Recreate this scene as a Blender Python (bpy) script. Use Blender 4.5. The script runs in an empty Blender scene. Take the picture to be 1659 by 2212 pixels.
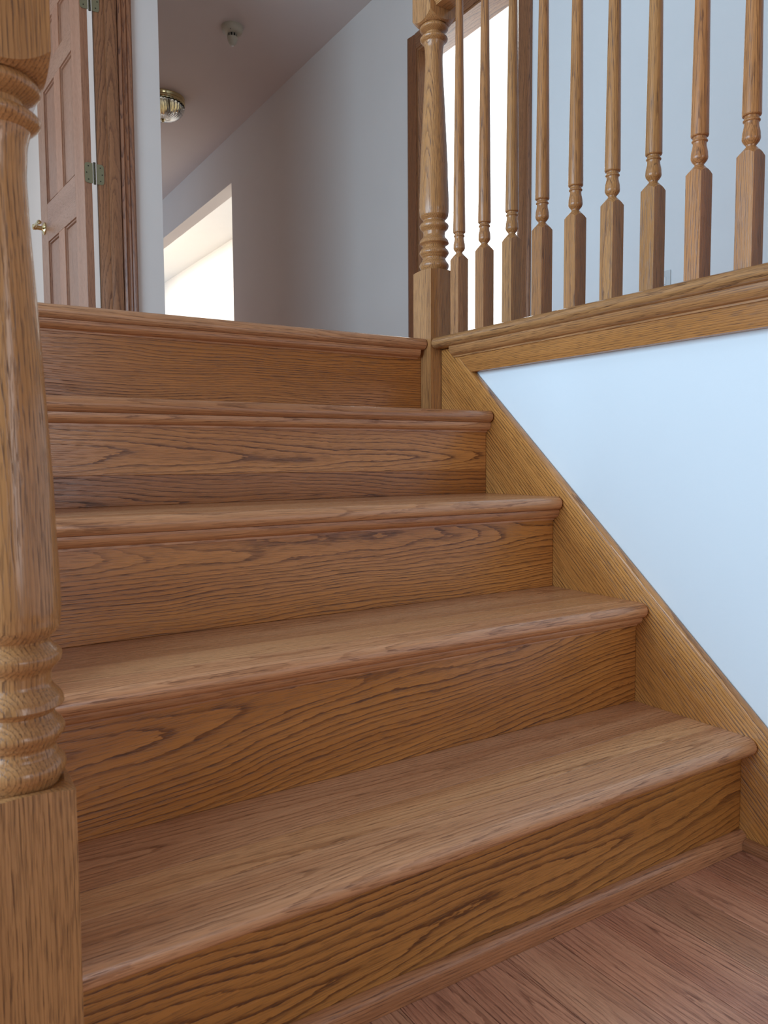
import bpy, bmesh, math, random
from mathutils import Vector, Matrix

random.seed(7)
C = bpy.context.scene.collection
SC = bpy.context.scene

# ---------------------------------------------------------------- camera, world, lights, exposure
IMG_W, IMG_H = 1659.0, 2212.0
CAM = Vector((-1.17715, -0.74717, 0.65202))
YAW, PITCH, ROLL, FPX = -0.56613667, -0.0690122, -0.0058351, 1678.036   # the view turns to +X by 32.4 degrees
def cam_axes():
    cy, sy = math.cos(YAW), math.sin(YAW); cp, sp = math.cos(PITCH), math.sin(PITCH)
    f = Vector((-sy * cp, cy * cp, sp)); r = Vector((cy, sy, 0)); u = r.cross(f)
    cr, sr = math.cos(ROLL), math.sin(ROLL)
    return cr * r + sr * u, -sr * r + cr * u, f
r_, u_, f_ = cam_axes()
cd = bpy.data.cameras.new('camera'); cam = bpy.data.objects.new('camera', cd); C.objects.link(cam)
cd.sensor_fit = 'HORIZONTAL'; cd.sensor_width = 36.0; cd.lens = 36.0 * FPX / IMG_W
cd.clip_start = 0.02; cd.clip_end = 100
cam.matrix_world = Matrix(((r_.x, u_.x, -f_.x, CAM.x), (r_.y, u_.y, -f_.y, CAM.y), (r_.z, u_.z, -f_.z, CAM.z), (0, 0, 0, 1)))
cd.dof.use_dof = True; cd.dof.focus_distance = 1.75; cd.dof.aperture_fstop = 18.0
SC.camera = cam

w = bpy.data.worlds.new('sky'); SC.world = w; w.use_nodes = True
bg = w.node_tree.nodes['Background']; bg.inputs[0].default_value = (0.60, 0.78, 1.0, 1); bg.inputs[1].default_value = 1.0

def area(name, loc, direction, sx, sy, power, col):
    l = bpy.data.lights.new(name, 'AREA'); l.shape = 'RECTANGLE'; l.size = sx; l.size_y = sy
    l.energy = power; l.color = col
    o = bpy.data.objects.new(name, l); C.objects.link(o); o.location = loc
    d = Vector(direction).normalized()
    o.rotation_euler = d.to_track_quat('-Z', 'Y').to_euler()
    return o
CEIL_Z = 3.39
# daylight in the openings the house has, then two added room lights
area('daylight_foyer_window', (-3.56, 0.5, 1.45), (1, 0, 0), 2.8, 2.2, 134, (0.52, 0.77, 1.0))
area('daylight_bedroom_window', (-3.56, 4.9, 2.15), (1, 0, 0), 2.2, 1.7, 60, (0.66, 0.85, 1.0))
area('daylight_front_window', (-0.65, -3.86, 1.1), (0, 1, 0), 1.1, 1.9, 19, (0.95, 0.97, 1.0))
area('added_light_side_room', (2.2, 5.14, 2.25), (0, -1, 0), 1.0, 1.7, 95, (0.84, 0.94, 1.0))  # added light in an inner partition, placed so the doorway jamb stays dark
area('added_light_far_room', (1.72, 8.85, CEIL_Z - 0.02), (0, 0, -1), 0.3, 5.2, 78, (1.0, 0.96, 0.88))  # added unseen ceiling strip, no fixture, brightens the far room

vs = SC.view_settings
vs.view_transform = 'Standard'; vs.look = 'None'; vs.exposure = 0.0; vs.gamma = 1.0; vs.use_curve_mapping = False
SC.cycles.use_denoising = True

# ---------------------------------------------------------------- measures (metres)
H, RUN, NOSE, TT = 0.19, 0.21973, 0.03, 0.027     # riser height, tread run, overhang, tread thickness
TOP = 5 * H                                       # landing height 0.95
XL = -1.06                                        # left end of the treads
CEIL = TOP + 2.44
XW = 1.38                                         # face of the hall wall
NY, NX, NW = 0.836, -0.030, 0.076                 # landing newel: front face, left face, width

# ---------------------------------------------------------------- materials
class NT:
    def __init__(s, name):
        s.m = bpy.data.materials.new(name); s.m.use_nodes = True; s.t = s.m.node_tree
        s.b = s.t.nodes['Principled BSDF']
    def n(s, typ, **kw):
        o = s.t.nodes.new(typ)
        for k, v in kw.items(): setattr(o, k, v)
        return o
    def l(s, a, b): s.t.links.new(a, b)
    def put(s, sock, v):
        if hasattr(v, 'is_linked') or isinstance(v, bpy.types.NodeSocket): s.l(v, sock)
        else: sock.default_value = v
    def math(s, op, a, b=None, c=None, clamp=False):
        o = s.n('ShaderNodeMath', operation=op, use_clamp=clamp); s.put(o.inputs[0], a)
        if b is not None: s.put(o.inputs[1], b)
        if c is not None: s.put(o.inputs[2], c)
        return o.outputs[0]
    def vmath(s, op, a, b=None):
        o = s.n('ShaderNodeVectorMath', operation=op); s.put(o.inputs[0], a)
        if b is not None: s.put(o.inputs[1], b)
        return o.outputs[0]
    def comb(s, x, y, z):
        o = s.n('ShaderNodeCombineXYZ'); s.put(o.inputs[0], x); s.put(o.inputs[1], y); s.put(o.inputs[2], z); return o.outputs[0]
    def sep(s, v):
        o = s.n('ShaderNodeSeparateXYZ'); s.l(v, o.inputs[0]); return o.outputs
    def noise(s, v, detail=2.0, rough=0.5, col=False):
        o = s.n('ShaderNodeTexNoise'); s.l(v, o.inputs['Vector']); o.inputs['Scale'].default_value = 1.0
        o.inputs['Detail'].default_value = detail; o.inputs['Roughness'].default_value = rough
        return o.outputs['Color' if col else 'Fac']
    def ramp(s, f, pts, interp='LINEAR'):
        o = s.n('ShaderNodeValToRGB'); s.l(f, o.inputs[0]); e = o.color_ramp.elements; o.color_ramp.interpolation = interp
        while len(e) < len(pts): e.new(0.5)
        for i, (p, c) in enumerate(pts):
            e[i].position = p; e[i].color = c if len(c) == 4 else (*c, 1)
        return o.outputs[0]
    def mix(s, f, a, b, blend='MIX'):
        o = s.n('ShaderNodeMix', data_type='RGBA', blend_type=blend)
        s.put(o.inputs[0], f); s.put(o.inputs[6], a); s.put(o.inputs[7], b); return o.outputs[2]

def oak(name, light, mid, dark, ring=0.006, taper=0.035, wob=0.020, band=0.75, rough=0.30, spec=0.5, coat=0.0, pore=0.75):
    """Varnished oak: growth rings cut through a solid block (grain coordinates stored on the mesh as 'gc')."""
    k = NT(name)
    a = k.n('ShaderNodeAttribute', attribute_name='gc')
    oi = k.n('ShaderNodeObjectInfo'); rnd = oi.outputs['Random']
    off = k.comb(k.math('MULTIPLY', rnd, 9.7), k.math('MULTIPLY_ADD', rnd, 0.05, -0.025), k.math('MULTIPLY_ADD', k.math('FRACT', k.math('MULTIPLY', rnd, 17.3)), 0.03, -0.015))
    P = k.vmath('ADD', a.outputs['Vector'], off)
    d1 = k.noise(k.vmath('MULTIPLY', P, (2.4, 9.0, 9.0)), 2.0, 0.5, col=True)
    d1 = k.sep(k.vmath('MULTIPLY', k.vmath('SUBTRACT', d1, (0.5, 0.5, 0.5)), (wob * 2, wob * 2, wob * 2)))
    u, v, ww = k.sep(P)
    v = k.math('ADD', v, d1[1]); ww = k.math('ADD', ww, d1[2])
    r = k.math('SQRT', k.math('ADD', k.math('MULTIPLY', v, v), k.math('MULTIPLY', ww, ww)))
    r = k.math('ADD', r, k.math('MULTIPLY', u, taper))
    jag = k.noise(k.vmath('MULTIPLY', P, (55.0, 260.0, 260.0)), 2.0)
    r = k.math('ADD', r, k.math('MULTIPLY_ADD', jag, ring * 0.40, -ring * 0.20))
    uneven = k.noise(k.comb(k.math('MULTIPLY', r, 38.0), 0.0, 0.0), 1.0)
    ph = k.math('FRACT', k.math('ADD', k.math('DIVIDE', r, ring), k.math('MULTIPLY', uneven, 2.2)))
    bnd = k.ramp(ph, [(0.0, (0, 0, 0)), (0.05, (1, 1, 1)), (0.15, (0.85,) * 3), (0.30, (0.25,) * 3), (0.7, (0.04,) * 3), (1.0, (0, 0, 0))])
    strength = k.noise(k.vmath('MULTIPLY', P, (1.3, 22.0, 22.0)), 1.0)
    bnd = k.math('MULTIPLY', bnd, k.math('MULTIPLY_ADD', strength, 1.5, 0.12), clamp=True)
    fine = k.noise(k.vmath('MULTIPLY', P, (9.0, 420.0, 420.0)), 2.0)
    prs = k.ramp(k.noise(k.vmath('MULTIPLY', P, (32.0, 760.0, 760.0)), 1.0), [(0.53, (0, 0, 0)), (0.62, (1, 1, 1))])
    prs = k.math('MULTIPLY', prs, k.math('MULTIPLY_ADD', bnd, 0.60, 0.40))
    broad = k.noise(k.vmath('MULTIPLY', P, (1.1, 16.0, 16.0)), 2.0)
    col = k.mix(k.ramp(broad, [(0.35, (0, 0, 0)), (0.65, (1, 1, 1))]), (*light, 1), (*mid, 1))
    col = k.mix(k.math('MULTIPLY', bnd, band), col, (*dark, 1))
    col = k.mix(k.math('MULTIPLY', prs, pore), col, tuple(c * 0.55 for c in dark) + (1,))
    shade = k.math('MULTIPLY_ADD', fine, 0.5, 0.75)
    col = k.mix(1.0, col, k.comb(shade, shade, shade), 'MULTIPLY')
    col = k.mix(1.0, col, oi.outputs['Color'], 'MULTIPLY')
    k.l(col, k.b.inputs['Base Color'])
    k.l(k.math('MULTIPLY_ADD', prs, 0.25, rough), k.b.inputs['Roughness'])
    k.b.inputs['Specular IOR Level'].default_value = spec
    if coat:
        k.b.inputs['Coat Weight'].default_value = coat; k.b.inputs['Coat Roughness'].default_value = 0.16
    bp = k.n('ShaderNodeBump'); bp.inputs['Strength'].default_value = 0.35; bp.inputs['Distance'].default_value = 0.0004
    k.l(k.math('SUBTRACT', 1.0, k.math('MULTIPLY_ADD', prs, 0.8, k.math('MULTIPLY', bnd, 0.3))), bp.inputs['Height'])
    k.l(bp.outputs[0], k.b.inputs['Normal'])
    return k.m

def paint(name, col, rough=0.75):
    k = NT(name)
    g = k.n('ShaderNodeNewGeometry')
    n1 = k.noise(k.vmath('MULTIPLY', g.outputs['Position'], (3.0, 3.0, 3.0)), 3.0)
    n2 = k.noise(k.vmath('MULTIPLY', g.outputs['Position'], (160.0, 160.0, 160.0)), 2.0)
    f = k.math('MULTIPLY_ADD', n1, 0.05, 0.975)
    k.l(k.mix(1.0, (*col, 1), k.comb(f, f, f), 'MULTIPLY'), k.b.inputs['Base Color'])
    k.b.inputs['Roughness'].default_value = rough; k.b.inputs['Specular IOR Level'].default_value = 0.3
    bp = k.n('ShaderNodeBump'); bp.inputs['Strength'].default_value = 0.12; bp.inputs['Distance'].default_value = 0.001
    k.l(n2, bp.inputs['Height']); k.l(bp.outputs[0], k.b.inputs['Normal'])
    return k.m

def plain(name, col, rough=0.4, metal=0.0, spec=0.5, var=0.06):
    k = NT(name)
    tc = k.n('ShaderNodeTexCoord')
    n1 = k.noise(k.vmath('MULTIPLY', tc.outputs['Object'], (40.0, 40.0, 40.0)), 2.0)
    f = k.math('MULTIPLY_ADD', n1, var * 2, 1 - var)
    k.l(k.mix(1.0, (*col, 1), k.comb(f, f, f), 'MULTIPLY'), k.b.inputs['Base Color'])
    k.b.inputs['Roughness'].default_value = rough; k.b.inputs['Metallic'].default_value = metal
    k.b.inputs['Specular IOR Level'].default_value = spec
    return k.m

HL, HM, HD = (0.61, 0.250, 0.066), (0.50, 0.188, 0.045), (0.150, 0.045, 0.012)
M = {
    'riser_wide': oak('oak_wide_grain', HL, HM, HD, ring=0.0105, taper=0.045, wob=0.030, band=0.92, rough=0.24),
    'riser':  oak('oak_riser', HL, HM, HD, ring=0.0080, taper=0.045, wob=0.024, band=0.92, rough=0.24),
    'riser_fine': oak('oak_fine_grain', HL, HM, HD, ring=0.0056, taper=0.030, wob=0.022, band=0.88, rough=0.24),
    'tread':  oak('oak_tread', (0.72, 0.385, 0.195), (0.55, 0.255, 0.115), (0.26, 0.095, 0.036), ring=0.0045, taper=0.015, wob=0.012, band=0.55, rough=0.24),
    'string': oak('oak_stringer', (0.68, 0.300, 0.085), (0.53, 0.210, 0.052), HD, ring=0.0062, taper=0.004, wob=0.007, band=0.92, rough=0.17, pore=0.85),
    'turned': oak('oak_turned', (0.57, 0.278, 0.108), (0.47, 0.215, 0.078), (0.17, 0.062, 0.022), ring=0.0036, taper=0.010, wob=0.007, band=0.52, rough=0.20, pore=0.85),
    'floor':  oak('oak_floor', (0.66, 0.325, 0.190), (0.53, 0.235, 0.135), (0.20, 0.066, 0.037), ring=0.0060, taper=0.02, wob=0.012, band=0.62, rough=0.27),
    'door':   oak('oak_door', (0.38, 0.185, 0.105), (0.33, 0.15, 0.08), (0.18, 0.07, 0.035), ring=0.008, taper=0.03, wob=0.02, band=0.35),
    'casing': oak('oak_casing', (0.36, 0.155, 0.065), (0.29, 0.12, 0.05), (0.11, 0.038, 0.016), ring=0.0085, taper=0.05, wob=0.02, band=0.8),
    'wall':   paint('wall_paint', (0.80, 0.80, 0.79)),
    'tan':    paint('tan_paint', (0.40, 0.33, 0.27)),  # dark tone for the unseen back wall, cuts light bounced onto the balusters
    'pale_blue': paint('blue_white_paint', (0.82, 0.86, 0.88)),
    'carpet': paint('bounce_carpet', (0.62, 0.58, 0.52), 0.95),  # added on the unseen room floors so bounced light is less orange
    'hall_dimmed': paint('dimmed_hall_paint', (0.73, 0.645, 0.585)),  # dimmer hall light put into the colour of hall wall and partition
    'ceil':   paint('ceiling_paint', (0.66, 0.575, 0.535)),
    'ivory':  plain('ivory_plastic', (0.50, 0.46, 0.36), 0.35),
    'white':  plain('white_plastic', (0.78, 0.78, 0.76), 0.35),
    'plate':  plain('plate_plastic', (0.62, 0.63, 0.62), 0.35),
    'slot':   plain('dark_slot', (0.02, 0.018, 0.015), 0.6),
    'brass':  plain('polished_brass', (0.62, 0.52, 0.28), 0.15, 1.0),
    'hinge':  plain('aged_brass', (0.30, 0.28, 0.17), 0.42, 0.85),
    'pin':    plain('dark_brass', (0.09, 0.075, 0.045), 0.35, 0.8),
    'screw':  plain('screw_head', (0.05, 0.045, 0.03), 0.5, 0.6),
    'bulb':   plain('frosted_bulb', (0.8, 0.8, 0.78), 0.4),
}
def glass():
    k = NT('ribbed_glass')
    k.b.inputs['Base Color'].default_value = (0.95, 0.96, 0.95, 1); k.b.inputs['Transmission Weight'].default_value = 1.0
    tc = k.n('ShaderNodeTexCoord'); n1 = k.noise(k.vmath('MULTIPLY', tc.outputs['Object'], (60.0, 60.0, 60.0)), 1.0)
    k.l(k.math('MULTIPLY_ADD', n1, 0.04, 0.02), k.b.inputs['Roughness']); k.b.inputs['IOR'].default_value = 1.5
    return k.m
M['glass'] = glass()

# ---------------------------------------------------------------- builders
def link(name, me, m, parent=None, local=False):
    o = bpy.data.objects.new(name, me); C.objects.link(o)
    if m is not None and not me.materials: me.materials.append(m)
    if parent is not None:
        o.parent = parent
    return o

def world_of(p):
    v = Vector((0, 0, 0))
    while p is not None: v = v + p.location; p = p.parent
    return v

def obj(name, bm, m, parent=None, grain=(0, 1, 2), off=None, sharp=35, local=False, tint=None, loc=None, tilt=0.0):
    """One mesh object from a bmesh written in world coordinates (or in the parent's when local).
    grain = which axes run along, across and through the board; off = where in the tree it was cut."""
    me = bpy.data.meshes.new(name)
    bmesh.ops.recalc_face_normals(bm, faces=bm.faces[:])
    for f in bm.faces: f.smooth = True
    base = loc if loc is not None else (Vector((0, 0, 0)) if local or parent is None else world_of(parent))
    base = Vector(base)
    if off is None: off = (random.uniform(0, 40), random.uniform(-0.05, 0.05), random.uniform(0.01, 0.06))
    gc = []
    for v in bm.verts:
        c = v.co
        gc += [c[grain[0]] + off[0], c[grain[1]] + off[1] + tilt * c[grain[0]], c[grain[2]] + off[2]]
    if base.length > 0:
        for v in bm.verts: v.co -= base
    bm.to_mesh(me); bm.free()
    at = me.attributes.new('gc', 'FLOAT_VECTOR', 'POINT'); at.data.foreach_set('vector', gc)
    me.set_sharp_from_angle(angle=math.radians(sharp))
    o = link(name, me, m, parent)
    if loc is not None: o.location = base - (world_of(parent) if parent is not None else Vector((0, 0, 0)))
    if tint is None:
        t = random.uniform(0.92, 1.06); tint = (t, t * random.uniform(0.98, 1.02), t * random.uniform(0.96, 1.03))
    o.color = (*tint, 1)
    return o

def box(bm, x0, x1, y0, y1, z0, z1, bev=0.0, seg=2):
    vs_ = [bm.verts.new((x, y, z)) for x in (x0, x1) for y in (y0, y1) for z in (z0, z1)]
    q = [(0, 1, 3, 2), (4, 6, 7, 5), (0, 4, 5, 1), (2, 3, 7, 6), (0, 2, 6, 4), (1, 5, 7, 3)]
    fs = [bm.faces.new([vs_[i] for i in f]) for f in q]
    if bev:
        es = {e for f in fs for e in f.edges}
        bmesh.ops.bevel(bm, geom=list(es), offset=bev, segments=seg, affect='EDGES', profile=0.5)
    return bm

def nb(): return bmesh.new()
def bx(*a, **k): return box(nb(), *a, **k)

def prism(pts, axis, a0, a1, bm=None, bev=0.0):
    """Outline pts in the two other axes (in x,y,z order), swept along axis from a0 to a1."""
    bm = bm or nb()
    def mk(p, a):
        c = list(p); c.insert(axis, a); return bm.verts.new(c)
    A = [mk(p, a0) for p in pts]; B = [mk(p, a1) for p in pts]; n = len(pts)
    fs = [bm.faces.new(A), bm.faces.new(B[::-1])]
    for i in range(n): bm.faces.new([A[i], A[(i + 1) % n], B[(i + 1) % n], B[i]])
    if bev:
        es = {e for f in fs for e in f.edges}
        bmesh.ops.bevel(bm, geom=list(es), offset=bev, segments=2, affect='EDGES', profile=0.5)
    return bm

def arc(cx, cy, r, a0, a1, n=8):
    return [(cx + r * math.cos(math.radians(a0 + (a1 - a0) * i / n)), cy + r * math.sin(math.radians(a0 + (a1 - a0) * i / n))) for i in range(n + 1)]

def lathe(prof, cx, cy, bm=None, seg=48, half=None, lo=None, hi=None):
    """Turned post. prof = (z, radius) from bottom to top. half = half width of the square stock;
    lo = (z_bottom, z_shoulder, drop): square block below the turning whose shoulder is a turned cone;
    hi = (z_shoulder, z_top, drop): the same above."""
    bm = bm or nb(); rings = []
    ang = [2 * math.pi * i / seg for i in range(seg)]
    def R(a): return half / max(abs(math.cos(a)), abs(math.sin(a)))
    def ring(fn): rings.append([bm.verts.new((cx + fn(a)[0] * math.cos(a), cy + fn(a)[0] * math.sin(a), fn(a)[1])) for a in ang])
    rc = half * math.sqrt(2) if half else 0
    if lo:
        z0, zs, drop = lo; r0 = prof[0][1]
        def sz(r): return zs - drop * ((rc - r0) and (r - r0) / (rc - r0)) ** 1.0 + 0.0
        ring(lambda a: (R(a), z0))
        ring(lambda a: (R(a), zs - drop * (R(a) - r0) / (rc - r0)))
        for t in (0.5,):
            ring(lambda a: (r0 + (R(a) - r0) * t, zs - drop * (R(a) - r0) * t / (rc - r0)))
    for z, r in prof: ring(lambda a: (r, z))
    if hi:
        zs, z1, rise = hi; r0 = prof[-1][1]
        for t in (0.33, 0.66, 1.0):
            ring(lambda a: (r0 + (R(a) - r0) * t, zs + rise * (((R(a) - r0) * t / (rc - r0)) ** 1.6)))
        ring(lambda a: (R(a), z1))
    for A, B in zip(rings, rings[1:]):
        for i in range(seg): bm.faces.new([A[i], A[(i + 1) % seg], B[(i + 1) % seg], B[i]])
    bm.faces.new(rings[0][::-1]); bm.faces.new(rings[-1])
    return bm

def smooth_profile(keys, n=6):
    """keys = (z, r, kind); kind 's' eases to the next key by cosine, 'b' bulges outward, 'c' hollows inward, 'l' straight."""
    out = []
    for (z0, r0, k), (z1, r1, _) in zip(keys, keys[1:]):
        m = 1 if k == 'l' else n
        for i in range(m):
            t = i / m
            if k == 's': f = (1 - math.cos(math.pi * t)) / 2
            elif k == 'q': f = math.sin(math.pi / 2 * t)        # fast then flat
            elif k == 'p': f = 1 - math.cos(math.pi / 2 * t)    # flat then fast
            else: f = t
            out.append((z0 + (z1 - z0) * t, r0 + (r1 - r0) * f))
    out.append(keys[-1][:2]); return out

def root(name, loc, label=None, cat=None, kind=None, group=None, rotz=0):
    o = bpy.data.objects.new(name, None); C.objects.link(o); o.location = loc; o.rotation_euler = (0, 0, rotz); o.empty_display_size = 0.1
    return tag(o, label, cat, kind, group)

def tag(o, label=None, cat=None, kind=None, group=None):
    if label: o['label'] = label
    if cat: o['category'] = cat
    if kind: o['kind'] = kind
    if group: o['group'] = group
    return o

def slab(name, boxes, m, label, cat):
    bm = nb()
    for b in boxes: box(bm, *b)
    return tag(obj(name, bm, m), label, cat, 'structure')

def holes(axis, p0, p1, a0, a1, z0, z1, hs):
    """Boxes of a wall that fills a0..a1 by z0..z1 but for the rectangular holes (a, b, zlo, zhi)."""
    As = sorted({a0, a1, *[h[0] for h in hs], *[h[1] for h in hs]}); Zs = sorted({z0, z1, *[h[2] for h in hs], *[h[3] for h in hs]})
    out = []
    for A, B in zip(As, As[1:]):
        for Z, W in zip(Zs, Zs[1:]):
            if any(h[0] <= A and B <= h[1] and h[2] <= Z and W <= h[3] for h in hs): continue
            out.append((p0, p1, A, B, Z, W) if axis == 0 else (A, B, p0, p1, Z, W))
    return out

# ================================================================ THE SETTING
# lower floor: strip oak laid front to back
fl = tag(obj('floor', bx(-3.6, 0.0, -3.9, 3.1, -0.06, -0.019), M['floor']), 'oak strip floor at the foot of the stairs', 'floor', 'structure')
PW, X0 = 0.083, -0.359
k0 = math.floor((-3.6 - X0) / PW); protos = {}
def plank_mesh(n):
    if n not in protos:
        L = (0.55, 0.8, 1.1, 1.5)[n]
        o = obj('floor_plank', bx(0, PW - 0.0009, 0, L - 0.0009, -0.019, 0, bev=0.0008, seg=1), M['floor'], local=True, grain=(1, 0, 2), off=(random.uniform(0, 30), -0.04, 0.02))
        protos[n] = (o.data, L); C.objects.unlink(o); bpy.data.objects.remove(o)
    return protos[n]
FT = [(1, .98, .95), (.86, .80, .78), (1.06, 1.05, 1.02), (.95, .88, .86), (1.0, .93, .90), (.90, .88, .84)]
def planks(parent, x_from, y0, y1, xmax, first=None):
    i = 0
    kx = k0
    while X0 + kx * PW < xmax - 0.002:
        x = X0 + kx * PW; kx += 1
        if x < x_from: continue
        y = y1
        j = 0
        while y > y0 + 0.02:
            me, L = plank_mesh(random.randrange(4))
            L2 = L if not (j == 0) else L
            if y - L < y0: # trim the last board by a shorter one when one fits
                fits = [n for n in range(4) if y - plank_mesh(n)[1] >= y0]
                if fits: me, L = plank_mesh(fits[-1])
                else:
                    break
            o = link('floor_plank', me, None, parent); o.location = (x, y - L, 0)
            t = random.choice(FT); s = random.uniform(0.93, 1.05); o.color = (t[0] * s, t[1] * s, t[2] * s, 1)
            y -= L; j += 1
planks(fl, -2.0, -3.9, -0.002, 0.0)

slab('floor', [(-1.25, 0.0, RUN * 4 + 0.05, 3.215, 0.70, TOP - 0.0005), (-3.6, 0.0, 3.215, 6.5, 0.70, TOP - 0.0005), (0.0, XW, NY + NW + 0.02, 12.0, 0.70, TOP - 0.0005), (0.09, XW, -3.9, NY + NW + 0.02, 0.86, TOP - 0.0005)], M['floor'], 'upper oak floor of the landing and hall at the top of the stairs', 'floor')
slab('floor', [(XW, 4.5, -3.9, 12.0, 0.70, TOP - 0.0005)], M['carpet'], 'beige carpet added in the rooms off the hall to temper the bounce', 'floor')
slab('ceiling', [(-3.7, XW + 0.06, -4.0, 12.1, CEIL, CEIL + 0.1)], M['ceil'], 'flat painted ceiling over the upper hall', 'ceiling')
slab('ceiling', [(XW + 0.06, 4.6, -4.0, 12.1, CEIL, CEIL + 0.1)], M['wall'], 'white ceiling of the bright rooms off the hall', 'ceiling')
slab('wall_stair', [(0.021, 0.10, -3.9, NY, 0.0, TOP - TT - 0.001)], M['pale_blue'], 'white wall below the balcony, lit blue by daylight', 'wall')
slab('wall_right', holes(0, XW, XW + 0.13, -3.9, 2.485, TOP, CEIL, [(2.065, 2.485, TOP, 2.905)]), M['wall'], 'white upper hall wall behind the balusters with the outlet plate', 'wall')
slab('wall_hall', holes(0, XW, XW + 0.13, 2.485, 12.0, TOP, CEIL, [(2.485, 2.905, TOP, 2.905), (5.664, 8.3, TOP, 2.996)]), M['hall_dimmed'], 'long pale hall wall left of the landing newel with the open passage, hall dimness in its colour', 'wall')  # same wall as wall_right; the tone break stands in for dimmer light
slab('wall_end', [(-0.195, 0.0, 3.10, 3.215, TOP, CEIL), (-0.262, -0.195, 3.125, 3.215, TOP, CEIL), (-0.10, 0.0, 3.215, 6.5, TOP, CEIL), (-3.6, -1.12, 3.10, 3.215, TOP, CEIL), (-1.12, -0.30, 3.10, 3.215, TOP + 2.05, CEIL)], M['hall_dimmed'], 'narrow end of the partition beside the open panelled door', 'wall')
slab('wall_far', [(-3.6, 0.0, 6.5, 6.6, TOP, CEIL), (-0.1, XW, 12.0, 12.1, TOP, CEIL)], M['wall'], 'white end wall behind the open door', 'wall')
slab('wall_left', holes(0, -3.7, -3.6, -3.9, 6.5, 0.0, CEIL, [(-0.95, 1.95, 0.3, 2.6), (3.8, 6.0, 1.3, 3.0)]), M['wall'], 'white outer wall with two windows, out of view', 'wall')
slab('wall_back', holes(1, -4.0, -3.9, -3.7, 4.6, 0.0, CEIL, [(-1.25, -0.05, 0.1, 2.1)]), M['tan'], 'wall behind the viewer, toned tan to cut bounce, with a window, out of view', 'wall')
slab('wall_landing', [(-1.25, -1.11, RUN * 4 + 0.0, RUN * 4 + 0.04, 0.0, TOP - 0.001), (-1.25, -1.21, RUN * 4 + 0.04, 3.10, 0.0, 0.70), (-3.6, -1.25, 3.10, 3.215, 0.0, TOP), (-1.11, 0.02, RUN * 4 + 0.055, RUN * 4 + 0.09, 0.0, 0.70)], M['wall'], 'white wall under the landing left of the stairs', 'wall')
slab('wall_room', [(2.85, 2.95, 0.3, 5.2, TOP, CEIL)] + holes(1, 5.2, 5.3, XW + 0.13, 2.95, TOP, CEIL, [(1.7, 2.7, 1.4, 3.1)]) + [(XW + 0.13, 2.95, 0.2, 0.3, TOP, CEIL), (2.55, 2.65, 5.3, 12.0, TOP, CEIL)], M['wall'],
     'bright white walls of the rooms beyond the hall', 'wall')

def win(name, axis, p, a0, a1, z0, z1, label):
    r = root(name, (p, (a0 + a1) / 2, z0) if axis == 0 else ((a0 + a1) / 2, p, z0), label, 'window', 'structure')
    def b(nm, A, B, Z, W, d=0.03):
        obj(nm, bx(p - d, p + d, A, B, Z, W) if axis == 0 else bx(A, B, p - d, p + d, Z, W), M['white'], r)
    b('frame', a0, a0 + 0.05, z0, z1); b('frame', a1 - 0.05, a1, z0, z1); b('frame', a0 + 0.05, a1 - 0.05, z0, z0 + 0.05); b('frame', a0 + 0.05, a1 - 0.05, z1 - 0.05, z1)
    b('mullion', (a0 + a1) / 2 - 0.02, (a0 + a1) / 2 + 0.02, z0 + 0.05, z1 - 0.05, 0.02)
win('window_1', 0, -3.65, -0.95, 1.95, 0.3, 2.6, 'wide foyer window in the outer wall, out of view')
win('window_2', 0, -3.65, 3.8, 6.0, 1.3, 3.0, 'bedroom window in the outer wall, out of view')
win('window_3', 1, -3.95, -1.25, -0.05, 0.1, 2.1, 'front window behind the viewer, out of view')
win('added_window', 1, 5.25, 1.7, 2.7, 1.4, 3.1, 'frame added around the side room light, out of view')  # added in the partition between the rooms to hold the side room light

# ---------------------------------------------------------------- balcony edge (nosing, cove, fascia)
def nose_outline(front, back, ztop, sign=1):
    """Half-round nosing in (y or x, z): front edge at `front`, running back to `back`."""
    r = TT / 2; c = front + sign * r
    pts = arc(c, ztop - r, r, 270, 90, 10) if sign > 0 else arc(c, ztop - r, r, -90, 90, 10)
    return pts + [(back, ztop), (back, ztop - TT)]
def cove_outline(face, ztop, size_h=0.024, size_d=0.019, fil=0.004):
    """Cove moulding under a nosing: top fillet, hollow, bottom fillet; projects to -axis from `face`."""
    pts = [(face, ztop), (face - size_d, ztop), (face - size_d, ztop - fil)]
    n = 7; rh, rd = size_h - 2 * fil, size_d - fil
    for i in range(n + 1):
        t = math.pi / 2 * i / n
        pts.append((face - size_d + rd * (1 - math.cos(t)) + 0.0, ztop - fil - rh * math.sin(t)))
    pts += [(face - fil * 0.8, ztop - size_h + fil * 0.9), (face - fil * 0.8, ztop - size_h), (face, ztop - size_h)]
    return pts
SL0, SLS = 0.237, H / RUN                              # skirt top line z = SL0 + SLS*y
tr = root('trim_1', (0.0, -1.0, 0.85), 'oak nosing and fascia board along the open edge of the balcony', 'trim', 'structure')
YB = -2.2
obj('nosing', prism(nose_outline(-0.032, 0.09, TOP), 1, YB, NY - 0.001, bev=0.004), M['turned'], tr, grain=(1, 0, 2), off=(3, 0.02, -0.93), tint=(.93, .93, .93))
zc = TOP - TT
yend = (zc - 0.012 - SL0) / SLS
obj('cove', prism([(x, z) for x, z in cove_outline(0.0, zc, 0.026, 0.018)], 1, YB, yend), M['turned'], tr, grain=(1, 0, 2), off=(7, 0.05, -0.9), tint=(1.02, 1, 1))
ybot = (0.856 - SL0) / SLS + 0.002; ytop = (zc - SL0) / SLS + 0.002
fb = nb()
prism([(YB, 0.856), (ybot, 0.856), (ytop, zc), (YB, zc)], 0, 0.0, 0.020, bm=fb, bev=0.0015)
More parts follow.
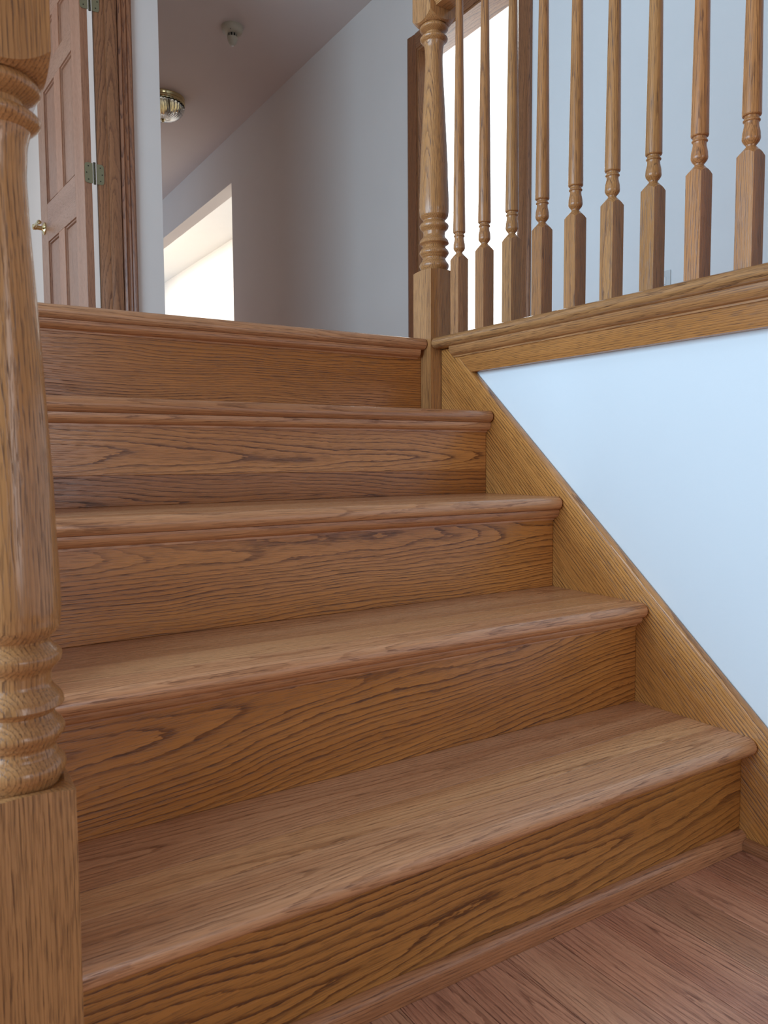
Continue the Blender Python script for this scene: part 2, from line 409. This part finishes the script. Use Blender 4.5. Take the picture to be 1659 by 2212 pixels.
obj('fascia_board', fb, M['turned'], tr, grain=(1, 2, 0), off=(11, -0.84, 0.03), tint=(1.05, .93, .72))

# ================================================================ STAIRCASE
st = root('staircase', (-0.55, 0.43, 0.0), 'varnished oak staircase of five risers between the turned newel and the white wall', 'staircase')
bounds = {1: [0.048, 0.105], 2: [0.247, 0.312], 3: [0.455, 0.53], 4: [0.70, 0.765]}
ttint = {1: [(1.0, .95, .94), (1.10, 1.08, 1.02), (.96, .90, .90)], 2: [(1.06, .99, .97), (1.10, 1.08, 1.02), (.95, .92, .90)],
         3: [(1.0, .95, .92), (1.0, .98, .95), (.93, .90, .86)], 4: [(.90, .84, .80), (.98, .95, .92), (.98, .95, .92)]}
for i in range(1, 5):
    y0, yb, zt = (i - 1) * RUN - NOSE, i * RUN + 0.016, i * H
    xl = -1.050 if i == 1 else XL
    t = root('tread', (-0.55, i * RUN, zt)); t.parent = st; t.location = Vector((-0.55, i * RUN, zt)) - st.location
    cuts = [y0] + bounds[i] + [yb]
    for j, (a, b) in enumerate(zip(cuts, cuts[1:])):
        if j == 0:
            bm = prism(nose_outline(a, b - 0.0004, zt), 0, xl, -0.0006)
            es = [e for e in bm.edges if abs(e.verts[0].co.x - e.verts[1].co.x) < 1e-6 and e.verts[0].co.x > -0.01 and max(e.verts[0].co.y, e.verts[1].co.y) < a + 0.014]
            bmesh.ops.bevel(bm, geom=es, offset=0.006, segments=3, affect='EDGES', profile=0.5)
        else:
            bm = bx(xl, -0.0006, a + 0.0004, b - 0.0004, zt - TT, zt, bev=0.0006, seg=1)
        obj('tread_board', bm, M['tread'], t, grain=(0, 1, 2), off=(random.uniform(0, 30), -(a + b) / 2 + random.uniform(-.03, .03), -zt + random.uniform(0.015, 0.05)), tint=ttint[i][j])
rt = {1: (.88, .90, .86), 2: (.97, .95, .90), 3: (.98, .96, .94), 4: (.98, .96, .98), 5: (.86, .80, .78)}
rm = {1: 'riser_wide', 2: 'riser', 3: 'riser_fine', 5: 'riser_fine'}; tl = {1: -0.07, 2: -0.07, 3: 0.01, 5: 0.03}
pith = {1: (2.3, -0.035, 0.020), 2: (5.1, -0.09, 0.030), 3: (13.2, -0.30, 0.03), 4: (17.7, -0.06, 0.02), 5: (22.0, -0.115, 0.025)}
for i in range(1, 6):
    y, z0, z1 = (i - 1) * RUN, (i - 1) * H + 0.0003, i * H - TT - 0.0003
    xl = -1.051 if i == 1 else XL; xr = NX - 0.0005 if i == 5 else -0.0006
    if i == 1: z0 = 0.0005
    pu, pv, pw = pith[i]
    zc0 = (z0 + z1) / 2
    if i == 3: pv = -0.06
    if i == 4:                                            # glued from two boards
        obj('riser', bx(xl, xr, y, y + 0.018, z0 + 0.0548, z1, bev=0.0004, seg=1), M['riser'], st, grain=(0, 2, 1), off=(pu, -zc0 + pv + .03, -y + pw), tint=rt[i])
        obj('riser', bx(xl, xr, y, y + 0.018, z0, z0 + 0.0547, bev=0.0004, seg=1), M['riser'], st, grain=(0, 2, 1), off=(31, -zc0 + .07, -y + .012), tint=(.74, .66, .66))
    else:
        obj('riser', bx(xl, xr, y, y + 0.018, z0, z1, bev=0.0006, seg=1), M[rm[i]], st, grain=(0, 2, 1), off=(pu, -zc0 + pv, -y + pw), tint=rt[i], tilt=tl[i])
    if i > 1: obj('cove_molding', prism(cove_outline(y - 0.0003, i * H - TT - 0.0003, 0.017 if i == 2 else 0.022, 0.014 if i == 2 else 0.017, 0.003 if i == 2 else 0.004), 0, xl, xr - (0.012 if i == 5 else 0.0)), M['tread'], st, grain=(0, 1, 2), off=(random.uniform(0, 30), -y + .03, -i * H + .03), tint=(.92, .82, .74))
bm = prism(nose_outline(4 * RUN - NOSE, 4 * RUN + 0.049, TOP), 0, XL, NX - 0.0008)
es = [e for e in bm.edges if abs(e.verts[0].co.x - e.verts[1].co.x) < 1e-6 and e.verts[0].co.x > -0.1 and max(e.verts[0].co.y, e.verts[1].co.y) < 4 * RUN - NOSE + 0.014]
bmesh.ops.bevel(bm, geom=es, offset=0.004, segments=3, affect='EDGES', profile=0.5)
obj('landing_nosing', bm, M['tread'], st, grain=(0, 1, 2), off=(4, -.86, -TOP + .03), tint=(.86, .80, .76))
# right-hand skirt board: closed stringer on the wall
ya = -0.17; yt = NY - 0.001
sk = prism([(ya, 0.0), (0.35, 0.0), (yt, 0.50), (yt, zc - 0.0006), ((zc - SL0) / SLS, zc - 0.0006), (ya, SL0 + SLS * ya)], 0, 0.0, 0.0205, bev=0.0045)
ang = math.atan(SLS) + 0.03
o = obj('skirt_board', sk, M['string'], st, grain=(1, 2, 0), off=(0, 0, 0), tint=(1.02, 1.02, 1.0))
g = o.data.attributes['gc']; ca, sa = math.cos(ang), math.sin(ang); ox = st.location
for i_, v in enumerate(o.data.vertices):
    yy, zz, xx = v.co.y + ox.y, v.co.z + ox.z, v.co.x + ox.x
    g.data[i_].vector = (yy * ca + zz * sa + 5.0, -yy * sa + zz * ca + 0.16, xx + 0.02)
# left-hand stringer, behind the big newel
obj('stringer', prism([(0.032, 0.0), (4 * RUN - 0.001, 0.0), (4 * RUN - 0.001, zc - 0.002), (0.032, SL0 + SLS * 0.032)], 0, XL - 0.045, XL - 0.0006, bev=0.003), M['string'], st, grain=(1, 2, 0))
# shoe mouldings on the floor
def shoe(face, d, h): return [(face, 0.0004), (face - d, 0.0004), (face - d, h * 0.62)] + [(face - d + d * (1 - math.cos(math.radians(a))), h * 0.62 + h * 0.38 * math.sin(math.radians(a))) for a in (18, 36, 54, 72)] + [(face - d * 0.05, h), (face, h)]
obj('shoe_molding', prism(shoe(-0.0004, 0.013, 0.030), 0, -1.051, -0.0006), M['tread'], st, grain=(0, 1, 2), off=(2, .03, .02), tint=(.84, .74, .70))
obj('shoe_molding', prism([(x, z) for x, z in shoe(-0.0004, 0.011, 0.019)], 1, -0.17, -0.014), M['tread'], st, grain=(1, 0, 2), off=(6, .03, .02), tint=(.62, .50, .44))
bb = nb(); prism([(0.0205, 0.0004), (0.003, 0.0004), (0.003, 0.088), (0.008, 0.094), (0.014, 0.098), (0.0205, 0.098)], 1, -3.9, -0.1705, bm=bb)
tag(obj('baseboard_right', bb, M['string'], grain=(1, 2, 0)), 'low oak baseboard running on from the skirt of the stairs', 'baseboard', 'structure')

# ================================================================ BALUSTRADE
def newel_profile(dz):
    K = [(0.1690, 0.030, 'l'), (0.1760, 0.0335, 'q'), (0.1860, 0.0372, 'p'), (0.1965, 0.0310, 's'), (0.2035, 0.0285, 's'), (0.2100, 0.0325, 'q'), (0.2175, 0.0372, 'p'),
         (0.2290, 0.0300, 'l'), (0.2335, 0.0285, 'l'), (0.2355, 0.0300, 's'), (0.2410, 0.0372, 'l'), (0.2445, 0.0366, 's'), (0.2600, 0.0272, 's'), (0.2680, 0.0275, 's'),
         (0.2810, 0.0362, 'l'), (0.2840, 0.0368, 'p'), (0.2925, 0.0300, 'l'), (0.2965, 0.0268, 'l'), (0.2985, 0.0272, 'q'), (0.3120, 0.0362, 's'), (0.3260, 0.0372, 's'), (0.4300, 0.0345, 'l'), (0.5600, 0.0282, 'l'),
         (0.6600, 0.0226, 's'), (0.6900, 0.0218, 's'), (0.7100, 0.0228, 'p'), (0.7265, 0.0258, 'l'), (0.7275, 0.0262, 'q'), (0.7370, 0.0345, 'p'), (0.7455, 0.0245, 'l'), (0.7470, 0.0212, 'l'),
         (0.7515, 0.0208, 'l'), (0.7525, 0.0225, 'q'), (0.7610, 0.0352, 'p'), (0.7690, 0.0300, 'l')]
    return [(z + dz, r) for z, r in smooth_profile(K, 5)]
def newel(name, cx, cy, dz, zbot, ztop, parent=None, **k):
    pr = newel_profile(dz)
    bm = lathe(pr, cx, cy, seg=64, half=NW / 2, lo=(zbot, pr[0][0] + 0.004, 0.0045), hi=(pr[-1][0] - 0.001, ztop, 0.017))
    return obj(name, bm, M['turned'], parent, grain=(2, 0, 1), sharp=28, **k)
bal = root('balustrade', (NX + NW / 2, NY + NW / 2, 4 * H), 'oak balcony railing of turned balusters and a landing newel above the white wall', 'balustrade')
cx, cy = NX + NW / 2, NY + NW / 2
newel('newel_post', cx, cy, TOP, 4 * H + 0.0005, TOP + 1.02, bal, off=(1.0, -cx + 0.07, -cy + 0.02), tint=(.95, .93, .88))
obj('newel_cap', lathe(smooth_profile([(TOP + 1.02, 0.050, 'l'), (TOP + 1.030, 0.052, 'l'), (TOP + 1.034, 0.030, 'q'), (TOP + 1.07, 0.044, 'p'), (TOP + 1.105, 0.012, 'l'), (TOP + 1.108, 0.001, 'l')]), cx, cy, seg=32), M['turned'], bal, grain=(2, 0, 1))
# handrail: moulded section swept along the balcony
rz = 1.7455
hr = [(-0.022, 0), (0.022, 0), (0.024, 0.006), (0.030, 0.012), (0.031, 0.026), (0.027, 0.040), (0.020, 0.050), (0.010, 0.056), (-0.010, 0.056), (-0.020, 0.050), (-0.027, 0.040), (-0.031, 0.026), (-0.030, 0.012), (-0.024, 0.006)]
obj('handrail', prism([(cx + x, rz + z) for x, z in hr], 1, YB, NY - 0.0008), M['turned'], bal, grain=(1, 0, 2), off=(2, 0.03, -1.7))
BW = 0.0305
BX = -0.006 + BW / 2
Z = 0.0
bk = [(1.1462, 0.0076, 'l'), (1.1485, 0.0082, 'q'), (1.1585, 0.0142, 's'), (1.1650, 0.0138, 's'), (1.1815, 0.0112, 'l'), (1.1838, 0.0114, 'q'), (1.1862, 0.0134, 'p'), (1.1890, 0.0116, 'l'),
      (1.1905, 0.0112, 'l'), (1.1928, 0.0113, 'l'), (1.1938, 0.0140, 'l'), (1.1955, 0.0149, 'l'), (1.45, 0.0120, 'l'), (1.7450, 0.0085, 'l')]
bm = lathe(smooth_profile(bk, 5), BX, 0.0, seg=32, half=BW / 2, lo=(TOP + 0.0004, 1.1462, 0.0155))
proto = obj('baluster', bm, M['turned'], bal, grain=(2, 0, 1), off=(0, -BX + 0.035, 0.012), sharp=28, loc=(BX, 0.0, TOP))
y0b = 0.7580 + BW / 2
SP = 0.0945
btint = [(.90, .84, .80), (.86, .80, .76), (.84, .82, .76), (.90, .84, .78), (.92, .88, .82), (.98, .96, .90), (.98, .97, .90), (1.0, .88, .82), (1.0, .90, .82), (.95, .9, .85), (.95, .9, .85)]
for i in range(24):
    o = proto if i == 0 else proto.copy()
    if i: C.objects.link(o); o.parent = bal
    o.location = Vector((BX, y0b - i * SP, TOP)) - bal.location
    o.color = (*btint[i % len(btint)], 1)

# big newel at the foot of the stairs
NLX, NLY, NDZ = -1.090, -0.012, TOP - 0.7515
nl = newel('newel_post', NLX, NLY, NDZ, 0.0004, NDZ + 1.02, None, off=(3.0, -NLX + 0.05, -NLY + 0.085), tint=(1.0, 1.0, .98), loc=(NLX, NLY, 0.0))
tag(nl, 'large turned oak newel post standing at the foot of the stairs', 'newel post')

# ================================================================ DOOR with casing at the partition end
dr = root('door_1', (-0.25, 3.1, TOP), 'open six-panel oak door folded back beside its oak jamb', 'door', 'structure')
obj('jamb', bx(-0.300, -0.195, 3.095, 3.1245, TOP, CEIL - 0.35, bev=0.001), M['casing'], dr, grain=(2, 0, 1), off=(2, .25, -3.05))
obj('door_stop', bx(-0.253, -0.2, 3.083, 3.0948, TOP, CEIL - 0.36, bev=0.002), M['casing'], dr, grain=(2, 0, 1), off=(8, .23, -3.06))
cs = [(-0.1945, 3.0995), (-0.1945, 3.090), (-0.186, 3.087), (-0.181, 3.081), (-0.176, 3.086), (-0.166, 3.085), (-0.160, 3.079), (-0.154, 3.084), (-0.147, 3.079), (-0.139, 3.076), (-0.1325, 3.080), (-0.1325, 3.0995)]
obj('casing', prism(cs, 2, TOP, CEIL - 0.33), M['casing'], dr, grain=(2, 0, 1), off=(12, .2, -3.05), tint=(.92, .82, .78))
A = math.radians(4.2)
leaf = root('door_leaf', (0, 0, 0)); leaf.parent = dr; leaf.location = Vector((-0.363, 3.092, TOP)) - dr.location; leaf.rotation_euler = (0, 0, A)
# local axes of the leaf: x = through the door (face towards -x at 0, back at +0.035), y = from the hinge edge, z up
DWd, DH, TH = 0.813, 2.02, 0.035
ys = [0, 0.146, 0.357, 0.465, 0.676, DWd]; zs_ = [0, 0.23, 0.853, 1.047, 1.620, 1.722, 1.925, DH]
def db(nm, y0, y1, z0, z1, vert, x0=0.0, x1=TH, t=None):
    return obj(nm, bx(x0, x1, y0, y1, z0 + .008, z1 + .008, bev=0.0012, seg=1), M['door'], leaf, local=True, grain=(2, 1, 0) if vert else (1, 2, 0), tint=t)
db('stile', 0, ys[1], 0, DH, True, t=(1.06, 1.0, .95)); db('stile', ys[4], ys[5], 0, DH, True)
for z0, z1 in ((zs_[0], zs_[1]), (zs_[2], zs_[3]), (zs_[4], zs_[5]), (zs_[6], zs_[7])): db('rail', ys[1] + .0003, ys[4] - .0003, z0, z1, False)
for z0, z1 in ((zs_[1], zs_[2]), (zs_[3], zs_[4]), (zs_[5], zs_[6])):
    db('muntin', ys[2], ys[3], z0 + .0003, z1 - .0003, True, t=(1.1, 1.02, .95))
    for y0, y1 in ((ys[1], ys[2]), (ys[3], ys[4])):
        # raised panel: deep groove, bevel up to the field, on both faces
        bm = nb(); y0 += .0003; y1 -= .0003; za, zb = z0 + .0083, z1 + .0077
        def rings(xs, sgn):
            R_ = []
            for ins, dep in ((0, 0.003), (0.001, 0.007), (0.007, 0.008), (0.010, 0.016), (0.014, 0.0165), (0.016, 0.011), (0.045, 0.006)):
                x = dep if sgn < 0 else TH - dep
                R_.append([bm.verts.new(c) for c in ((x, y0 + ins, za + ins), (x, y1 - ins, za + ins), (x, y1 - ins, zb - ins), (x, y0 + ins, zb - ins))])
            for a_, b_ in zip(R_, R_[1:]):
                for q in range(4): bm.faces.new([a_[q], a_[(q + 1) % 4], b_[(q + 1) % 4], b_[q]])
            bm.faces.new(R_[-1]); return R_[0]
        a_, b_ = rings(None, -1), rings(None, 1)
        for q in range(4): bm.faces.new([a_[q], a_[(q + 1) % 4], b_[(q + 1) % 4], b_[q]])
        obj('panel', bm, M['door'], leaf, local=True, grain=(2, 1, 0), sharp=20, off=(random.uniform(0, 30), -y0 - .1, .02), tint=(.93, .92, .92))
# hinges
def leaf_plate(bm, x0, x1, y, zc_, hh, flip):
    r = 0.012; pts = []
    if flip: pts = [(x1, zc_ - hh), (x1, zc_ + hh)] + arc(x0 + r, zc_ + hh - r, r, 90, 180, 5) + arc(x0 + r, zc_ - hh + r, r, 180, 270, 5)
    else: pts = [(x0, zc_ + hh), (x0, zc_ - hh)] + arc(x1 - r, zc_ - hh + r, r, -90, 0, 5) + arc(x1 - r, zc_ + hh - r, r, 0, 90, 5)
    return prism(pts, 1, y - 0.0022, y, bm=bm)
for zc_ in (TOP + 1.026, TOP + 1.800, TOP + 0.33):
    h = root('hinge', (-0.318, 3.09, zc_)); h.parent = dr; h.location = Vector((-0.318, 3.09, zc_)) - dr.location; tag(h, 'brass hinge with rounded leaves')
    hh = 0.0455
    for flip, xa, xb in ((True, -0.3600, -0.3245), (False, -0.3075, -0.2740)):
        yy = 3.0912 if flip else 3.0945
        obj('hinge_leaf', leaf_plate(nb(), xa, xb, yy, zc_, hh, flip), M['hinge'], h)
        bm = nb()
        for dz in (-0.030, 0.0, 0.030):
            xc = (xa + 0.016 if flip else xb - 0.016) + (0 if dz else (-0.008 if flip else 0.008))
            prism([(xc + 0.0032 * math.cos(t * math.pi / 5), zc_ + dz + 0.0032 * math.sin(t * math.pi / 5)) for t in range(10)], 1, yy - 0.0028, yy - 0.0021, bm=bm)
        obj('hinge_screws', bm, M['screw'], h)
    bm = nb()
    for q in range(5):
        z0 = zc_ - hh + q * 2 * hh / 5 + 0.0006; z1 = z0 + 2 * hh / 5 - 0.0012
        prism([(-0.3165 + 0.0055 * math.cos(t * math.pi / 7), 3.0905 + 0.0055 * math.sin(t * math.pi / 7)) for t in range(14)], 2, z0, z1, bm=bm)
    prism([(-0.3165 + 0.0062 * math.cos(t * math.pi / 7), 3.0905 + 0.0062 * math.sin(t * math.pi / 7)) for t in range(14)], 2, zc_ + hh, zc_ + hh + 0.004, bm=bm)
    prism([(-0.3165 + 0.0058 * math.cos(t * math.pi / 7), 3.0905 + 0.0058 * math.sin(t * math.pi / 7)) for t in range(14)], 2, zc_ - hh - 0.003, zc_ - hh, bm=bm)
    obj('hinge_pin', bm, M['pin'], h)
# lever handle
def lathe_x(prof, y, z, seg=24):
    """Turned about a line along -x in door-local space: prof = (x, r)."""
    bm = nb(); R_ = [[bm.verts.new((x, y + r * math.cos(2 * math.pi * i / seg), z + r * math.sin(2 * math.pi * i / seg))) for i in range(seg)] for x, r in prof]
    for a_, b_ in zip(R_, R_[1:]):
        for i in range(seg): bm.faces.new([a_[i], a_[(i + 1) % seg], b_[(i + 1) % seg], b_[i]])
    bm.faces.new(R_[0]); bm.faces.new(R_[-1][::-1]); return bm
hy, hz = 0.745, 0.945
hd = obj('door_handle', lathe_x([(-0.0004, 0.033), (-0.004, 0.033), (-0.008, 0.028), (-0.011, 0.016), (-0.016, 0.0115), (-0.040, 0.0115), (-0.043, 0.014), (-0.058, 0.0145), (-0.062, 0.010), (-0.063, 0.001)], hy, hz), M['brass'], leaf, local=True)
hd['label'] = 'polished brass lever handle'
bm = nb(); prof = [(0.0, 0.0105), (0.02, 0.0095), (0.05, 0.0085), (0.08, 0.009), (0.098, 0.012), (0.107, 0.011), (0.110, 0.004)]; R_ = []
for d, r in prof:
    zz = hz + 0.004 * math.sin(d / 0.110 * math.pi)
    R_.append([bm.verts.new((-0.051 + r * math.cos(2 * math.pi * i / 16) , hy - d, zz + r * math.sin(2 * math.pi * i / 16))) for i in range(16)])
for a_, b_ in zip(R_, R_[1:]):
    for i in range(16): bm.faces.new([a_[i], a_[(i + 1) % 16], b_[(i + 1) % 16], b_[i]])
bm.faces.new(R_[0]); bm.faces.new(R_[-1][::-1])
lv = obj('lever', bm, M['brass'], leaf, local=True)

# ---------------------------------------------------------------- cased doorway in the hall wall
d2 = root('door_2', (XW, 2.485, TOP), 'oak-cased open doorway to the bright room behind the balusters', 'door', 'structure')
def casing_sec(x, a, b, s):
    """profile across the casing width a..b (a = opening side), proud of the wall at x"""
    wd = b - a
    return [(x, a), (x - 0.010, a), (x - 0.013, a + wd * .12), (x - 0.012, a + wd * .2), (x - 0.015, a + wd * .45), (x - 0.014, a + wd * .55), (x - 0.018, a + wd * .75), (x - 0.018, a + wd * .95), (x - 0.016, b), (x, b)]
XC = XW - 0.0005
obj('casing', prism(casing_sec(XC, 2.068, 1.990, 1), 2, TOP, 2.905 + 0.078), M['casing'], d2, grain=(2, 1, 0))
obj('casing', prism(casing_sec(XC, 2.902, 2.980, 1), 2, TOP, 2.905 + 0.078), M['casing'], d2, grain=(2, 1, 0), tint=(.8, .7, .66))
sec = [(x, z) for x, z in casing_sec(XC, 2.902, 2.982, 1)]
obj('head_casing', prism(sec, 1, 2.0685, 2.9015), M['casing'], d2, grain=(1, 2, 0))
for y0, y1 in ((2.0655, 2.080), (2.890, 2.9045)): obj('jamb', bx(XW - 0.006, XW + 0.136, y0, y1, TOP, 2.890), M['casing'], d2, grain=(2, 0, 1))
obj('head_jamb', bx(XW - 0.006, XW + 0.136, 2.0655, 2.9045, 2.8903, 2.9045), M['casing'], d2, grain=(1, 0, 2))

# ================================================================ SMALL THINGS
# smoke detector on the ceiling
sx, sy = 0.777, 4.09
sd = root('smoke_detector', (sx, sy, CEIL), 'ivory smoke detector with a slotted nose on the hall ceiling', 'smoke detector')
obj('detector_base', lathe([(CEIL - 0.046, 0.034), (CEIL - 0.044, 0.046), (CEIL - 0.036, 0.060), (CEIL - 0.024, 0.066), (CEIL - 0.008, 0.068), (CEIL - 0.0005, 0.068)], sx, sy, seg=40), M['ivory'], sd)
obj('sensor_core', lathe([(CEIL - 0.066, 0.0285), (CEIL - 0.0465, 0.0285)], sx, sy, seg=24), M['slot'], sd)
bm = nb()
for q in range(10):
    a = math.radians(q * 36 + 4); c_, s_ = math.cos(a), math.sin(a)
    v = [bm.verts.new((sx + c_ * r - s_ * t, sy + s_ * r + c_ * t, z)) for r in (0.027, 0.032) for t in (-0.0025, 0.0025) for z in (CEIL - 0.067, CEIL - 0.0455)]
    for f in ((0, 1, 3, 2), (4, 6, 7, 5), (0, 4, 5, 1), (2, 3, 7, 6), (0, 2, 6, 4), (1, 5, 7, 3)): bm.faces.new([v[i] for i in f])
obj('sensor_ribs', bm, M['ivory'], sd)
obj('sensor_nose', lathe([(CEIL - 0.117, 0.004), (CEIL - 0.116, 0.011), (CEIL - 0.111, 0.017), (CEIL - 0.100, 0.024), (CEIL - 0.085, 0.030), (CEIL - 0.0665, 0.033)], sx, sy, seg=32), M['ivory'], sd)
obj('test_button', lathe([(CEIL - 0.121, 0.002), (CEIL - 0.1205, 0.0065), (CEIL - 0.1172, 0.008)], sx, sy, seg=16), M['white'], sd)
bm = nb(); prism([(sx - 0.03 + 0.0022 * math.cos(t), sy - 0.046 + 0.0022 * math.sin(t)) for t in (0, 1.05, 2.1, 3.14, 4.2, 5.25)], 2, CEIL - 0.042, CEIL - 0.034, bm=bm)
obj('indicator_hole', bm, M['slot'], sd)

# flush ceiling lamp with a ribbed glass bowl
lx, ly = 0.692, 5.30
cl = root('ceiling_light', (lx, ly, CEIL), 'round brass and ribbed glass lamp on the hall ceiling, partly behind the partition', 'ceiling light')
obj('brass_pan', lathe([(CEIL - 0.052, 0.142), (CEIL - 0.056, 0.150), (CEIL - 0.052, 0.158), (CEIL - 0.044, 0.160), (CEIL - 0.040, 0.166), (CEIL - 0.030, 0.168), (CEIL - 0.022, 0.160), (CEIL - 0.010, 0.165), (CEIL - 0.0005, 0.166)], lx, ly, seg=48), M['brass'], cl)
bm = nb(); R_ = []; seg = 192
for k_, (dz, r) in enumerate([(0.050, 0.146), (0.075, 0.142), (0.100, 0.132), (0.122, 0.114), (0.138, 0.088), (0.148, 0.055), (0.152, 0.020)]):
    R_.append([])
    for i in range(seg):
        a = 2 * math.pi * i / seg + dz * 2.0
        rr = r * (1 + 0.10 * abs(math.sin(math.pi * i / 6)) * min(1, r / 0.08))
        R_[-1].append(bm.verts.new((lx + rr * math.cos(a), ly + rr * math.sin(a), CEIL - dz)))
for a_, b_ in zip(R_, R_[1:]):
    for i in range(seg): bm.faces.new([a_[i], a_[(i + 1) % seg], b_[(i + 1) % seg], b_[i]])
bm.faces.new(R_[-1])
gb = obj('glass_bowl', bm, M['glass'], cl); md = gb.modifiers.new('thickness', 'SOLIDIFY'); md.thickness = 0.004; md.offset = 1
obj('finial', lathe(smooth_profile([(CEIL - 0.176, 0.001, 'l'), (CEIL - 0.174, 0.006, 'q'), (CEIL - 0.166, 0.011, 'p'), (CEIL - 0.159, 0.006, 'l'), (CEIL - 0.157, 0.016, 'l'), (CEIL - 0.1535, 0.018, 'l')]), lx, ly, seg=20), M['brass'], cl)
obj('bulb', lathe(smooth_profile([(CEIL - 0.125, 0.001, 'q'), (CEIL - 0.100, 0.028, 's'), (CEIL - 0.060, 0.014, 'l'), (CEIL - 0.050, 0.013, 'l')]), lx + 0.05, ly, seg=20), M['bulb'], cl)

# outlet plate low on the hall wall
po = root('wall_outlet', (XW, 1.252, 1.308), 'small white outlet plate low on the hall wall behind the balusters', 'outlet')
obj('cover_plate', bx(XW - 0.006, XW - 0.0004, 1.217, 1.287, 1.250, 1.366, bev=0.002), M['plate'], po)
for z in (1.288, 1.328):
    rc_ = obj('receptacle', bx(XW - 0.0085, XW - 0.0062, 1.235, 1.269, z - 0.014, z + 0.014, bev=0.001), M['white'], po)
    bm = nb(); box(bm, XW - 0.0090, XW - 0.0086, 1.244, 1.2465, z - 0.005, z + 0.006); box(bm, XW - 0.0090, XW - 0.0086, 1.2575, 1.260, z - 0.005, z + 0.006)
    sl = obj('receptacle_slots', bm, M['slot'], rc_)
